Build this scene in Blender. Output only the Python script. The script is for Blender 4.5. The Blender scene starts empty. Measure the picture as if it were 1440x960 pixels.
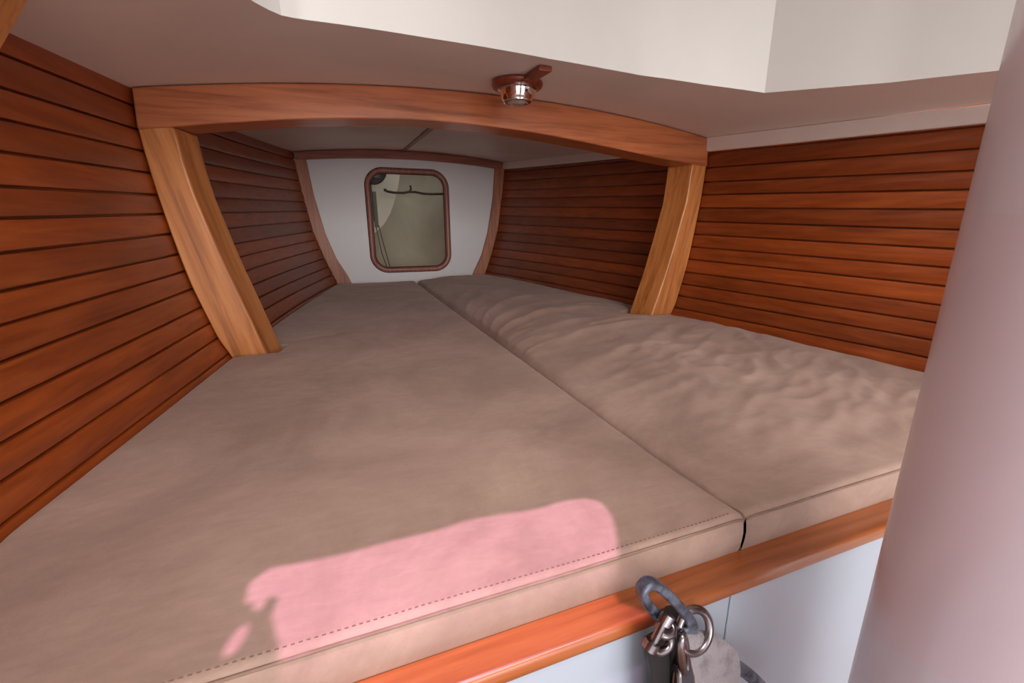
import bpy, bmesh, math, random
import numpy as np
from mathutils import Vector, noise

# ---------------------------------------------------------------- scale and frame
# Geometry is written in "berth units": U = 0.33 m, origin on top of the mattress
# at the centreline, x = starboard, y = towards the bow, z = up.
U = 0.33
ZB = 0.95
def W(p): return Vector((p[0]*U, p[1]*U, p[2]*U + ZB))

scene = bpy.context.scene
COL = scene.collection

# ---------------------------------------------------------------- camera
cam_d = bpy.data.cameras.new('camera')
cam = bpy.data.objects.new('camera', cam_d); COL.objects.link(cam)
yaw, pitch, roll = 0.3602, 0.2523, -0.0044
fwd = Vector((math.sin(yaw)*math.cos(pitch), math.cos(yaw)*math.cos(pitch), -math.sin(pitch)))
rt = Vector((math.cos(yaw), -math.sin(yaw), 0)); up = rt.cross(fwd)
r2 = rt*math.cos(roll) + up*math.sin(roll); u2 = r2.cross(fwd)
from mathutils import Matrix
M = Matrix((r2, u2, -fwd)).transposed().to_4x4(); M.translation = W((-1.268, 0, 1.0))
cam.matrix_world = M
cam_d.sensor_width = 36; cam_d.lens = 604.42*36/1440
cam_d.clip_start = 0.02
scene.camera = cam

# ---------------------------------------------------------------- colour management, world, lights
vs = scene.view_settings
vs.view_transform = 'Standard'; vs.look = 'None'; vs.gamma = 1; vs.exposure = 0.36
vs.use_curve_mapping = False
world = bpy.data.worlds.new('daylight'); scene.world = world
world.use_nodes = True
world.node_tree.nodes['Background'].inputs[0].default_value = (0.93, 0.945, 1.0, 1)
world.node_tree.nodes['Background'].inputs[1].default_value = 1.25

def area(name, loc, target, sx, sy, power, color):
    d = bpy.data.lights.new(name, 'AREA'); d.shape = 'RECTANGLE'; d.size = sx*U; d.size_y = sy*U
    d.energy = power; d.color = color
    o = bpy.data.objects.new(name, d); COL.objects.link(o)
    o.location = W(loc); o.rotation_euler = (W(target)-W(loc)).to_track_quat('-Z', 'Y').to_euler()
    return o
# fill light added far behind the camera; daylight from aft is assumed
area('aft_fill', (0.0, -30.0, 1.6), (0.0, 4.0, 1.0), 16.0, 10.0, 285, (1.0, 0.945, 0.905))
# fill light added under the trunk roof to brighten the cushions, hatch assumed
hl_ = area('overhead_fill', (0.0, -0.7, 3.05), (0.0, 3.2, 0), 2.8, 1.7, 6.4, (1.0, 0.97, 0.96))
hl_.data.spread = math.radians(105)
# fill light added to brighten the chain locker
area('locker_fill', (-0.9, 10.2, 2.6), (0.1, 10.9, 1.0), 0.7, 0.7, .5, (1.0, 0.98, 0.92))
SUN_D = Vector((0.0, 0.13, -1.0))
sd = bpy.data.lights.new('sun', 'SUN'); sd.energy = 2.7; sd.angle = 0.009; sd.color = (1.0, 0.50, 0.92)
so = bpy.data.objects.new('sun', sd); COL.objects.link(so)
so.rotation_euler = SUN_D.to_track_quat('-Z', 'Y').to_euler(); so.location = W((0, 0, 8))

# ---------------------------------------------------------------- materials
def new_mat(name):
    m = bpy.data.materials.new(name); m.use_nodes = True
    nt = m.node_tree; b = nt.nodes['Principled BSDF']
    return m, nt, b
def srgb(r, g, b):
    f = lambda c: ((c/255)/12.92 if c/255 <= .04045 else ((c/255+.055)/1.055)**2.4)
    return (f(r), f(g), f(b), 1)
def N(nt, t, **k):
    n = nt.nodes.new(t)
    for a, v in k.items(): setattr(n, a, v)
    return n
def ramp(nt, stops):
    r = N(nt, 'ShaderNodeValToRGB'); e = r.color_ramp.elements
    while len(e) < len(stops): e.new(0.5)
    for i, (p, c) in enumerate(stops): e[i].position = p; e[i].color = c
    return r
def noise_tex(nt, vec, scale, detail=4, rough=.55, dist=0):
    n = N(nt, 'ShaderNodeTexNoise'); n.inputs['Scale'].default_value = scale
    n.inputs['Detail'].default_value = detail; n.inputs['Roughness'].default_value = rough
    n.inputs['Distortion'].default_value = dist
    nt.links.new(vec, n.inputs['Vector']); return n
def mapping(nt, src, scale, rot=(0, 0, 0)):
    m = N(nt, 'ShaderNodeMapping'); m.inputs['Scale'].default_value = scale
    m.inputs['Rotation'].default_value = rot; nt.links.new(src, m.inputs['Vector']); return m
def bump(nt, b, h, strength, dist):
    bp = N(nt, 'ShaderNodeBump'); bp.inputs['Strength'].default_value = strength
    bp.inputs['Distance'].default_value = dist
    nt.links.new(h, bp.inputs['Height']); nt.links.new(bp.outputs[0], b.inputs['Normal']); return bp

def wood(name, dark, mid, light, grain='y', rough=.32, coat=.35, tone=False, figure=0.0, rot=(0, 0, 0)):
    """varnished timber, grain running along one axis; 'tone' shifts it from board to board"""
    m, nt, b = new_mat(name); L = nt.links
    tc = N(nt, 'ShaderNodeTexCoord'); src = mapping(nt, tc.outputs['Object'], (1, 1, 1), rot).outputs[0]
    if tone:
        at = N(nt, 'ShaderNodeAttribute'); at.attribute_name = 'board'
        sc = N(nt, 'ShaderNodeVectorMath', operation='SCALE'); sc.inputs[0].default_value = (3.1, 1.7, 5.3)
        L.new(at.outputs['Fac'], sc.inputs['Scale'])
        ad = N(nt, 'ShaderNodeVectorMath', operation='ADD'); L.new(src, ad.inputs[0]); L.new(sc.outputs[0], ad.inputs[1])
        src = ad.outputs[0]
    s = {'x': (1.2, 22, 22), 'y': (22, 1.2, 22), 'z': (22, 22, 1.2)}[grain]
    mp = mapping(nt, src, s)
    n1 = noise_tex(nt, mp.outputs[0], 3.2, 8, .62, .4)
    s2 = {'x': (1.0, 7, 7), 'y': (7, 1.0, 7), 'z': (7, 7, 1.0)}[grain]
    mp2 = mapping(nt, src, s2)
    n2 = noise_tex(nt, mp2.outputs[0], 1.6, 4, .6, 1.2)
    wv = N(nt, 'ShaderNodeTexWave', wave_type='BANDS', bands_direction='X')
    wv.inputs['Scale'].default_value = .9
    wv.inputs['Distortion'].default_value = 14; wv.inputs['Detail'].default_value = 2
    wv.inputs['Detail Scale'].default_value = .5
    L.new(mp2.outputs[0], wv.inputs['Vector'])
    mx = N(nt, 'ShaderNodeMix', data_type='FLOAT'); mx.inputs[0].default_value = .35
    L.new(n1.outputs[0], mx.inputs[2]); L.new(n2.outputs[0], mx.inputs[3])
    mx2 = N(nt, 'ShaderNodeMix', data_type='FLOAT'); mx2.inputs[0].default_value = figure
    L.new(mx.outputs[0], mx2.inputs[2]); L.new(wv.outputs['Fac'], mx2.inputs[3])
    cr = ramp(nt, [(.30, dark), (.50, mid), (.70, light)])
    L.new(mx2.outputs[0], cr.inputs[0])
    col = cr.outputs[0]
    if tone:
        wn = N(nt, 'ShaderNodeTexWhiteNoise', noise_dimensions='1D'); L.new(at.outputs['Fac'], wn.inputs['W'])
        mr = N(nt, 'ShaderNodeMapRange'); mr.inputs[3].default_value = .72; mr.inputs[4].default_value = 1.28
        L.new(wn.outputs[0], mr.inputs[0])
        hs = N(nt, 'ShaderNodeHueSaturation'); L.new(mr.outputs[0], hs.inputs['Value']); L.new(col, hs.inputs['Color'])
        col = hs.outputs[0]
    L.new(col, b.inputs['Base Color'])
    rr = N(nt, 'ShaderNodeMapRange'); rr.inputs[3].default_value = rough-.06; rr.inputs[4].default_value = rough+.12
    L.new(n2.outputs[0], rr.inputs[0]); L.new(rr.outputs[0], b.inputs['Roughness'])
    b.inputs['Coat Weight'].default_value = coat; b.inputs['Coat Roughness'].default_value = .22
    bump(nt, b, n1.outputs[0], .12, .0015)
    return m

def paint(name, c, rough=.45, mottle=.05, scale=3.0, coat=0.0, c2=None, orange=.04):
    m, nt, b = new_mat(name); L = nt.links
    tc = N(nt, 'ShaderNodeTexCoord')
    n = noise_tex(nt, tc.outputs['Object'], scale, 5, .6, .6)
    c2 = c2 or tuple(v*(1-mottle*2) for v in c[:3])+(1,)
    cr = ramp(nt, [(.35, c2), (.62, c)]); L.new(n.outputs[0], cr.inputs[0]); L.new(cr.outputs[0], b.inputs['Base Color'])
    b.inputs['Roughness'].default_value = rough; b.inputs['Coat Weight'].default_value = coat
    n2 = noise_tex(nt, tc.outputs['Object'], 120, 2); bump(nt, b, n2.outputs[0], orange, .0006)
    return m

M_PLANK = wood('varnished_mahogany_boards', srgb(112, 47, 14), srgb(150, 68, 22), srgb(174, 88, 34), 'y', .4, .15, tone=True)
M_BEAM = wood('varnished_teak_along_x', srgb(128, 66, 36), srgb(188, 108, 64), srgb(205, 128, 80), 'x', .33, .3)
M_POST = wood('varnished_teak_upright', srgb(140, 78, 34), srgb(200, 126, 66), srgb(222, 152, 90), 'z', .33, .3, rot=(0, -.2, 0))
M_POSTF = wood('varnished_teak_figured', srgb(136, 74, 34), srgb(200, 126, 66), srgb(222, 152, 90), 'z', .33, .3, figure=.16, rot=(0, .2, 0))
M_BOW = wood('oiled_teak_bow_frame', srgb(130, 76, 52), srgb(188, 120, 88), srgb(206, 142, 108), 'z', .42, .1)
M_BOWX = wood('oiled_teak_bow_beam', srgb(116, 62, 44), srgb(164, 96, 70), srgb(184, 114, 86), 'x', .42, .1)
M_RAIL = wood('varnished_teak_rail', srgb(124, 62, 26), srgb(164, 90, 44), srgb(188, 114, 62), 'x', .28, .6)
M_DKWOOD = wood('dark_mahogany', srgb(88, 30, 16), srgb(128, 52, 30), srgb(150, 70, 44), 'y', .34, .3)
M_RIM = wood('reddish_rim_wood', srgb(120, 68, 58), srgb(166, 106, 92), srgb(184, 124, 108), 'z', .38, .2)
M_CEIL = paint('off_white_deckhead', srgb(240, 226, 216), .5, .05, 2.0)
M_TRUNK = paint('white_gelcoat_trunk', srgb(210, 206, 200), .4, .03, 1.6)
M_WHITE = paint('white_bulkhead_paint', srgb(242, 243, 244), .4, .02, 2.0)
M_CAB = paint('white_cabinet_gloss', srgb(186, 196, 208), .35, .02, 1.5, coat=.15)
M_FLOOR = wood('cabin_sole_teak', srgb(110, 60, 30), srgb(150, 90, 50), srgb(170, 110, 70), 'y', .4, .2)
M_GROOVE = paint('shadow_gap_dark', srgb(58, 40, 34), .8, .05)
M_LOCK = paint('beige_locker_gelcoat', srgb(180, 174, 154), .5, .10, 2.4)
M_LOCKL = paint('pale_locker_lit_area', srgb(222, 216, 196), .5, .05, 3.0)
M_BLACK = paint('black_rubber', srgb(30, 28, 28), .5, .1, 20)
M_ROPE = paint('dark_rope', srgb(70, 66, 52), .8, .2, 60)
M_GREY = paint('grey_plastic', srgb(110, 108, 96), .6, .05, 10)
M_SHADE = paint('smoked_red_gasket', srgb(70, 24, 20), .5, .05)

def mast_mat():
    m, nt, b = new_mat('lavender_white_mast_paint'); L = nt.links
    tc = N(nt, 'ShaderNodeTexCoord')
    mp = mapping(nt, tc.outputs['Object'], (5, 5, 2.3), (0.3, .35, 0))
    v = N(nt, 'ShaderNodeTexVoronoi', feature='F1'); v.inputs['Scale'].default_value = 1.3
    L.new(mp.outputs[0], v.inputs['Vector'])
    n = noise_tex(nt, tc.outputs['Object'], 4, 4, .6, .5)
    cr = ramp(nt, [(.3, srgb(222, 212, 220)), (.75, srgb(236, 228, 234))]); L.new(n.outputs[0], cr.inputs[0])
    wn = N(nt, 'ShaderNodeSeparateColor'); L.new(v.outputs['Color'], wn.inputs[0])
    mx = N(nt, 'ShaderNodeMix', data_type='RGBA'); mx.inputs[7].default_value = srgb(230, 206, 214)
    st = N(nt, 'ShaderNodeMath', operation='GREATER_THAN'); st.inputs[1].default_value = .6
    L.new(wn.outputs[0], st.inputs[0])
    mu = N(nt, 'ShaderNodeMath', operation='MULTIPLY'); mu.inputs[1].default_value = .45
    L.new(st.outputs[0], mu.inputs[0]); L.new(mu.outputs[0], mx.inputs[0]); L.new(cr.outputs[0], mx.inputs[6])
    L.new(mx.outputs[2], b.inputs['Base Color'])
    b.inputs['Roughness'].default_value = .3; b.inputs['Coat Weight'].default_value = .3
    return m
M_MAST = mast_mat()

def fabric():
    m, nt, b = new_mat('taupe_microsuede'); L = nt.links
    tc = N(nt, 'ShaderNodeTexCoord')
    n = noise_tex(nt, tc.outputs['Object'], 3.2, 6, .65, .8)
    cr = ramp(nt, [(.32, srgb(154, 125, 110)), (.5, srgb(174, 144, 128)), (.68, srgb(190, 160, 143))])
    L.new(n.outputs[0], cr.inputs[0])
    mp = mapping(nt, tc.outputs['Object'], (14, 40, 14), (0, 0, .5))
    n2 = noise_tex(nt, mp.outputs[0], 2.0, 6, .7, .6)
    mx = N(nt, 'ShaderNodeMix', data_type='RGBA', blend_type='MULTIPLY'); mx.inputs[0].default_value = 1
    c2 = ramp(nt, [(.3, (.90, .90, .90, 1)), (.7, (1.05, 1.05, 1.05, 1))]); L.new(n2.outputs[0], c2.inputs[0])
    L.new(cr.outputs[0], mx.inputs[6]); L.new(c2.outputs[0], mx.inputs[7]); L.new(mx.outputs[2], b.inputs['Base Color'])
    b.inputs['Roughness'].default_value = .9
    b.inputs['Sheen Weight'].default_value = .25; b.inputs['Sheen Roughness'].default_value = .5
    b.inputs['Sheen Tint'].default_value = (1, .88, .84, 1)
    n3 = noise_tex(nt, tc.outputs['Object'], 260, 3)
    a = N(nt, 'ShaderNodeMath', operation='ADD'); L.new(n3.outputs[0], a.inputs[0]); L.new(n2.outputs[0], a.inputs[1])
    bump(nt, b, a.outputs[0], .25, .0012)
    return m
M_FAB = fabric()
M_THREAD = paint('brown_thread', srgb(128, 100, 88), .9, .1, 50)
M_PIPING = paint('brown_seam_fold', srgb(152, 124, 108), .9, .1, 50)

def metal(name, c, rough, metallic=1.0, nscale=30, c2=None):
    m, nt, b = new_mat(name); tc = N(nt, 'ShaderNodeTexCoord')
    n = noise_tex(nt, tc.outputs['Object'], nscale, 4)
    cr = ramp(nt, [(.35, c2 or c), (.65, c)]); nt.links.new(n.outputs[0], cr.inputs[0])
    nt.links.new(cr.outputs[0], b.inputs['Base Color'])
    b.inputs['Metallic'].default_value = metallic; b.inputs['Roughness'].default_value = rough
    return m
M_CHROME = metal('chrome', srgb(235, 228, 225), .10)
M_STEEL = metal('stainless_steel', srgb(168, 158, 158), .24, 1.0, 40, srgb(110, 102, 104))
M_ANOD = metal('weathered_blue_grey_alloy', srgb(118, 122, 138), .45, .6, 90, srgb(54, 56, 66))
def webbing():
    m, nt, b = new_mat('grey_webbing'); L = nt.links
    tc = N(nt, 'ShaderNodeTexCoord')
    w = N(nt, 'ShaderNodeTexWave', wave_type='BANDS', bands_direction='Z'); w.inputs['Scale'].default_value = 190; w.inputs['Distortion'].default_value = 1
    w2 = N(nt, 'ShaderNodeTexWave', wave_type='BANDS', bands_direction='X'); w2.inputs['Scale'].default_value = 120; w2.inputs['Distortion'].default_value = 1
    L.new(tc.outputs['Object'], w.inputs[0]); L.new(tc.outputs['Object'], w2.inputs[0])
    mu = N(nt, 'ShaderNodeMath', operation='MULTIPLY'); L.new(w.outputs[1], mu.inputs[0]); L.new(w2.outputs[1], mu.inputs[1])
    n = noise_tex(nt, tc.outputs['Object'], 50, 4)
    cr = ramp(nt, [(.22, srgb(112, 104, 106)), (.5, srgb(150, 141, 143))]); L.new(n.outputs[0], cr.inputs[0])
    L.new(cr.outputs[0], b.inputs['Base Color']); b.inputs['Roughness'].default_value = .9
    bump(nt, b, mu.outputs[0], .8, .001)
    return m
M_WEB = webbing()
m, nt, b = new_mat('frosted_lamp_lens'); tc = N(nt, 'ShaderNodeTexCoord')
nn = noise_tex(nt, tc.outputs['Object'], 40, 2); cr = ramp(nt, [(.3, srgb(150, 130, 118)), (.7, srgb(190, 172, 160))])
nt.links.new(nn.outputs[0], cr.inputs[0]); nt.links.new(cr.outputs[0], b.inputs['Base Color']); b.inputs['Roughness'].default_value = .15
M_LENS = m

# ---------------------------------------------------------------- mesh helpers (berth units)
class MB:
    def __init__(s): s.v = []; s.f = []; s.attr = []
    def add(s, vs_, fs, a=0.0):
        o = len(s.v); s.v += [tuple(map(float, p)) for p in vs_]
        s.f += [tuple(i+o for i in f) for f in fs]; s.attr += [a]*len(fs)
    def grid(s, rows, a=0.0, closed_u=False, closed_v=False):
        n, m_ = len(rows), len(rows[0]); vs_ = [p for r in rows for p in r]; fs = []
        for i in range(n if closed_u else n-1):
            for j in range(m_ if closed_v else m_-1):
                i2, j2 = (i+1) % n, (j+1) % m_
                fs.append((i*m_+j, i2*m_+j, i2*m_+j2, i*m_+j2))
        s.add(vs_, fs, a)
    def box(s, x0, x1, y0, y1, z0, z1, a=0.0):
        vs_ = [(x, y, z) for x in (x0, x1) for y in (y0, y1) for z in (z0, z1)]
        s.add(vs_, [(0, 1, 3, 2), (4, 6, 7, 5), (0, 4, 5, 1), (2, 3, 7, 6), (0, 2, 6, 4), (1, 5, 7, 3)], a)
    def prism(s, front, back):
        n = len(front); fs = [(i, (i+1) % n, n+(i+1) % n, n+i) for i in range(n)]
        s.add(list(front)+list(back), fs+[tuple(range(n-1, -1, -1)), tuple(range(n, 2*n))])
    def tube(s, pts, r, n=10, closed=False, flat=None):
        P = [Vector(p) for p in pts]; k = len(P); rows = []; prev = None
        for i in range(k):
            t = (P[(i+1) % k]-P[i-1]) if closed else (P[min(i+1, k-1)]-P[max(i-1, 0)])
            t.normalize()
            if prev is None:
                a_ = Vector((0, 0, 1)) if abs(t.z) < .9 else Vector((0, 1, 0))
                nrm = (a_-t*a_.dot(t)).normalized()
            else: nrm = (prev-t*prev.dot(t)).normalized()
            prev = nrm; bn = t.cross(nrm); rr = r[i] if isinstance(r, (list, tuple)) else r
            rows.append([tuple(P[i]+(nrm*math.cos(2*math.pi*j/n)+bn*math.sin(2*math.pi*j/n))*rr) for j in range(n)])
        s.grid(rows, closed_u=closed, closed_v=True)
        if not closed:
            o = len(s.v)-k*n
            s.f.append(tuple(o+j for j in range(n-1, -1, -1))); s.attr.append(0)
            s.f.append(tuple(o+(k-1)*n+j for j in range(n))); s.attr.append(0)
    def lathe(s, prof, c, n=40):
        rows = [[(c[0]+r*math.cos(2*math.pi*j/n), c[1]+r*math.sin(2*math.pi*j/n), c[2]+z) for j in range(n)] for r, z in prof]
        s.grid(rows, closed_v=True)
    def build(s, name, mat, parent=None, label=None, cat=None, group=None, kind=None, smooth=False, bevel=0, angle=35):
        me = bpy.data.meshes.new(name)
        P = [W(p) for p in s.v]
        if parent is not None: org = parent.matrix_world.translation.copy() if parent.get('_o') is None else Vector(parent['_o'])
        else:
            xs = [p.x for p in P]; ys = [p.y for p in P]; zs = [p.z for p in P]
            org = Vector(((min(xs)+max(xs))/2, (min(ys)+max(ys))/2, min(zs)))
        me.from_pydata([tuple(p-org) for p in P], [], s.f)
        at = me.attributes.new('board', 'FLOAT', 'FACE')
        at.data.foreach_set('value', s.attr)
        me.materials.append(mat)
        bm = bmesh.new(); bm.from_mesh(me); bmesh.ops.remove_doubles(bm, verts=bm.verts, dist=1e-6)
        bmesh.ops.recalc_face_normals(bm, faces=bm.faces); bm.to_mesh(me); bm.free()
        o = bpy.data.objects.new(name, me); COL.objects.link(o)
        if parent is not None: o.parent = parent
        else: o.location = org
        if bevel:
            bv = o.modifiers.new('bevel', 'BEVEL'); bv.width = bevel*U; bv.segments = 3; bv.limit_method = 'ANGLE'
            bv.angle_limit = math.radians(angle); bv.harden_normals = False
        if smooth or bevel:
            me.polygons.foreach_set('use_smooth', [True]*len(me.polygons))
            try: me.set_sharp_from_angle(angle=math.radians(50))
            except Exception: pass
        tag(o, label, cat, group, kind); 
        return o
def tag(o, label=None, cat=None, group=None, kind=None):
    for k, v in (('label', label), ('category', cat), ('group', group), ('kind', kind)):
        if v: o[k] = v
    return o
def thing(name, loc, label, cat, group=None):
    o = bpy.data.objects.new(name, None); COL.objects.link(o); o.location = W(loc)
    o.empty_display_size = .05; o.matrix_world = Matrix.Translation(W(loc))
    return tag(o, label, cat, group)
def sub(parent_mesh_obj): return parent_mesh_obj

# ---------------------------------------------------------------- hull form
YF, YB = 4.01, 9.03
RING = [(-3, 1.0), (-1.2, 1.75), (-.5, 2.06), (-.16, 2.19), (0, 2.25), (.15, 2.317), (.28, 2.352), (.41, 2.386), (.56, 2.425), (.70, 2.453), (.83, 2.474), (.98, 2.497), (1.12, 2.516),
        (1.26, 2.534), (1.41, 2.55), (1.55, 2.562), (1.70, 2.572), (1.85, 2.572), (1.967, 2.565), (2.6, 2.5)]
BOWP = [(-3, .3), (-1.2, .8), (-.5, 1.19), (-.06, 1.46), (.08, 1.52), (.38, 1.66), (.78, 1.80), (1.41, 1.915), (2.06, 2.015), (2.6, 2.05)]
AFT = [(-3, 2.2), (-1.2, 2.38), (-.5, 2.44), (0, 2.50), (.5, 2.57), (1.0, 2.62), (1.5, 2.66), (1.967, 2.68), (2.6, 2.68)]
def ip(tab, t): return float(np.interp(t, [a for a, _ in tab], [b_ for _, b_ in tab]))
def zscale(y): return 1+.0408*(y-YF)
def hull(t, y, side):
    if y >= YF:
        w = (y-YF)/(YB-YF); x = ip(RING, t)*(1-w)+ip(BOWP, t)*w + .07*math.sin(math.pi*min(w, 1))*(1 if w < 1 else 0)
    else:
        w = min((YF-y)/2.2, 1.0); x = ip(RING, t)*(1-w)+ip(AFT, t)*w
        x += (.06 if side > 0 else -.03)*min(1, w)
        if y < 1.8: x -= .02*(1.8-y)
    return side*x, y, t*zscale(y)
def hull_x(y, z, side): return hull(z/zscale(y), y, side)[0]
def ceil_z(x, y):
    xe = abs(hull(1.967, y, -1)[0]); return 1.967*zscale(y)+.2*(xe*xe-x*x)/2.55**2

# boards: seams of the ceiling-to-berth planking at the ring frame
SEAMS = {-1: [-.42, -.27, -.13, .012, .151, .278, .413, .561, .699, .829, .981, 1.124, 1.259, 1.409, 1.555, 1.698, 1.852, 1.99],
         1: [-.30, -.17, -.035, .106, .246, .382, .519, .665, .805, .945, 1.087, 1.234, 1.376, 1.51, 1.66, 1.81, 1.99]}
def planks(name, side, y0, y1, seed, top=None):
    mb = MB(); ny = 44; S_ = SEAMS[side]; rnd = random.Random(seed)
    g, dep = .011, .035
    for i in range(len(S_)-1):
        t0, t1 = S_[i], S_[i+1]
        ts = [(t0, dep), (t0+g, dep), (t0+g+.003, .004), (t0+g+.012, 0), ((t0+t1)/2, -.002), (t1-.012, 0), (t1-.003, .004), (t1, dep)]
        rows = []
        for t, dd in ts:
            row = []
            for k in range(ny+1):
                y = y0+(y1-y0)*k/ny
                x, yy, z = hull(t, y, side); row.append((x+side*dd, yy, z))
            rows.append(row)
        mb.grid(rows, a=float(seed*31+i)+rnd.random()*.5)
    # outer skin gives the planking its thickness
    rows = []
    for t in np.linspace(S_[0], S_[-1], 24):
        row = []
        for k in range(ny+1):
            x, yy, z = hull(float(t), y0+(y1-y0)*k/ny, side); row.append((x+side*.07, yy, z))
        rows.append(row)
    mb.grid(rows, a=float(seed))
    return mb.build(name, M_PLANK, kind='structure', smooth=True)
def plank_cap(side): pass
planks('wall_left', -1, -1.2, YF+.14, 1)
planks('wall_right', 1, -1.2, YF+.14, 2)
planks('wall_left_bow', -1, YF+.14, YB+.096, 3)
planks('wall_right_bow', 1, YF+.14, YB+.096, 4)

# painted hull liner below the boards
for side, nm in ((-1, 'wall_left_lower'), (1, 'wall_right_lower')):
    mb = MB(); rows = []
    for t in np.linspace(SEAMS[side][0]+.02, -2.82, 14):
        rows.append([(hull(float(t), float(y), side)[0]+side*.036, float(y), max(t*zscale(float(y)), -ZB/U+.004)) for y in np.linspace(-1.2, YF+.1, 30)])
    mb.grid(rows); mb.build(nm, M_CEIL, kind='structure', smooth=True)
# ---------------------------------------------------------------- floor
mb = MB(); mb.box(-3.2, 3.2, -3.2, 11.4, -ZB/U-.12, -ZB/U); mb.build('floor', M_FLOOR, kind='structure')

# ---------------------------------------------------------------- deckhead with trunk opening
OPEN = [(-2.0, -2.6), (-2.0, .9), (-1.86, 1.55), (-1.62, 2.28), (-1.55, 2.46), (-1.50, 2.55), (-1.455, 2.61), (-1.38, 2.645), (-1.18, 2.685), (-.73, 2.78), (-.3, 2.84), (.08, 2.885), (.5, 2.895), (.8, 2.885), (1.3, 2.78), (1.725, 2.64),
        (2.03, 1.99), (2.18, 1.50), (2.3, .9), (2.3, -2.6)]
def ceiling_mesh(bot):
    """slab between hull sides and trunk opening, then forward to the bow"""
    mb = MB(); th = .06
    def zc(x, y): return ceil_z(x, y)
    # forward of opening: rows follow the opening's front edge, blending to the ring frame
    iL, iR = 6, 15
    front = OPEN[iL:iR+1]
    fx = [p[0] for p in front]; fy = [p[1] for p in front]
    n = 60; M_ = 30
    def edge(y): return abs(hull(1.95, y, -1)[0])+.03
    rows = []
    xs0 = np.linspace(fx[0], fx[-1], n)
    for j in range(M_+1):
        w = j/M_; row = []
        for i in range(n):
            x0 = xs0[i]; y0 = float(np.interp(x0, fx, fy))
            y1 = YF+.14; x1 = (-1+2*i/(n-1))*edge(y1)
            x = x0*(1-w)+x1*w; y = y0*(1-w)+y1*w
            row.append((x, y, zc(x, y)))
        rows.append(row)
    mb.grid(rows)
    # sides: from the opening's flank out to the hull
    for side, idx in ((-1, list(range(0, iL+1))), (1, list(range(len(OPEN)-1, iR-1, -1)))):
        pts = [OPEN[i] for i in idx]
        # subdivide
        py = [p[1] for p in pts]; L_ = []
        for (xa, ya), (xb2, yb2) in zip(pts[:-1], pts[1:]):
            for q in np.linspace(0, 1, 7)[:-1]: L_.append((xa+(xb2-xa)*float(q), ya+(yb2-ya)*float(q)))
        L_.append(pts[-1]); nl = len(L_)-1
        rows = []
        for k, (x0, y0) in enumerate(L_):
            # outer point runs ahead so that the last row meets the ring frame corner
            yy = -2.6+(YF+.14+2.6)*(k/nl)
            yy = max(yy, y0)
            x1 = side*edge(max(yy, -1.2))
            rows.append([(x0+(x1-x0)*q/30, y0+(yy-y0)*q/30, zc(x0+(x1-x0)*q/30, max(y0+(yy-y0)*q/30, -1.2))) for q in range(31)])
        mb.grid(rows)
    # forward panels to the bow
    rows = []
    for j in range(21):
        y = YF+.14+(YB+.1-YF-.14)*j/20
        rows.append([((-1+2*i/40)*edge(y), y, zc((-1+2*i/40)*edge(y), y)) for i in range(41)])
    mb.grid(rows)
    return mb
o = ceiling_mesh(0).build('ceiling', M_CEIL, kind='structure', smooth=True)

# trunk (raised coachroof) walls and roof
TOP = 3.2
def trunk_wall(name, idx):
    mb = MB(); pts = []
    for a, b_ in zip(idx[:-1], idx[1:]):
        for q in np.linspace(0, 1, 7)[:-1]:
            pts.append((OPEN[a][0]*(1-q)+OPEN[b_][0]*q, OPEN[a][1]*(1-q)+OPEN[b_][1]*q))
    pts.append(OPEN[idx[-1]])
    cx, cy = .1, .5
    inn, out = [], []
    for k, (x, y) in enumerate(pts):
        p0 = Vector(pts[max(k-1, 0)]); p1 = Vector(pts[min(k+1, len(pts)-1)]); t = (p1-p0).normalized(); nrm = Vector((-t.y, t.x))
        if nrm.dot(Vector((x-cx, y-cy))) < 0: nrm = -nrm
        inn.append((x, y)); out.append((x+nrm.x*.08, y+nrm.y*.08))
    rows = [[(x, y, ceil_z(x, max(y, -1.2))-.001) for x, y in inn], [(x, y, TOP) for x, y in inn], [(x, y, TOP) for x, y in out],
            [(x, y, ceil_z(x, max(y, -1.2))+.05) for x, y in out]]
    mb.grid(rows, closed_u=True)
    n = len(pts)
    for e in (0, n-1): mb.add([r[e] for r in rows], [(0, 1, 2, 3)])
    return mb.build(name, M_TRUNK, kind='structure', smooth=True)
trunk_wall('wall_trunk_front', list(range(6, 16)))
trunk_wall('wall_trunk_left', list(range(0, 7)))
trunk_wall('wall_trunk_right', list(range(15, 20)))

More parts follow.
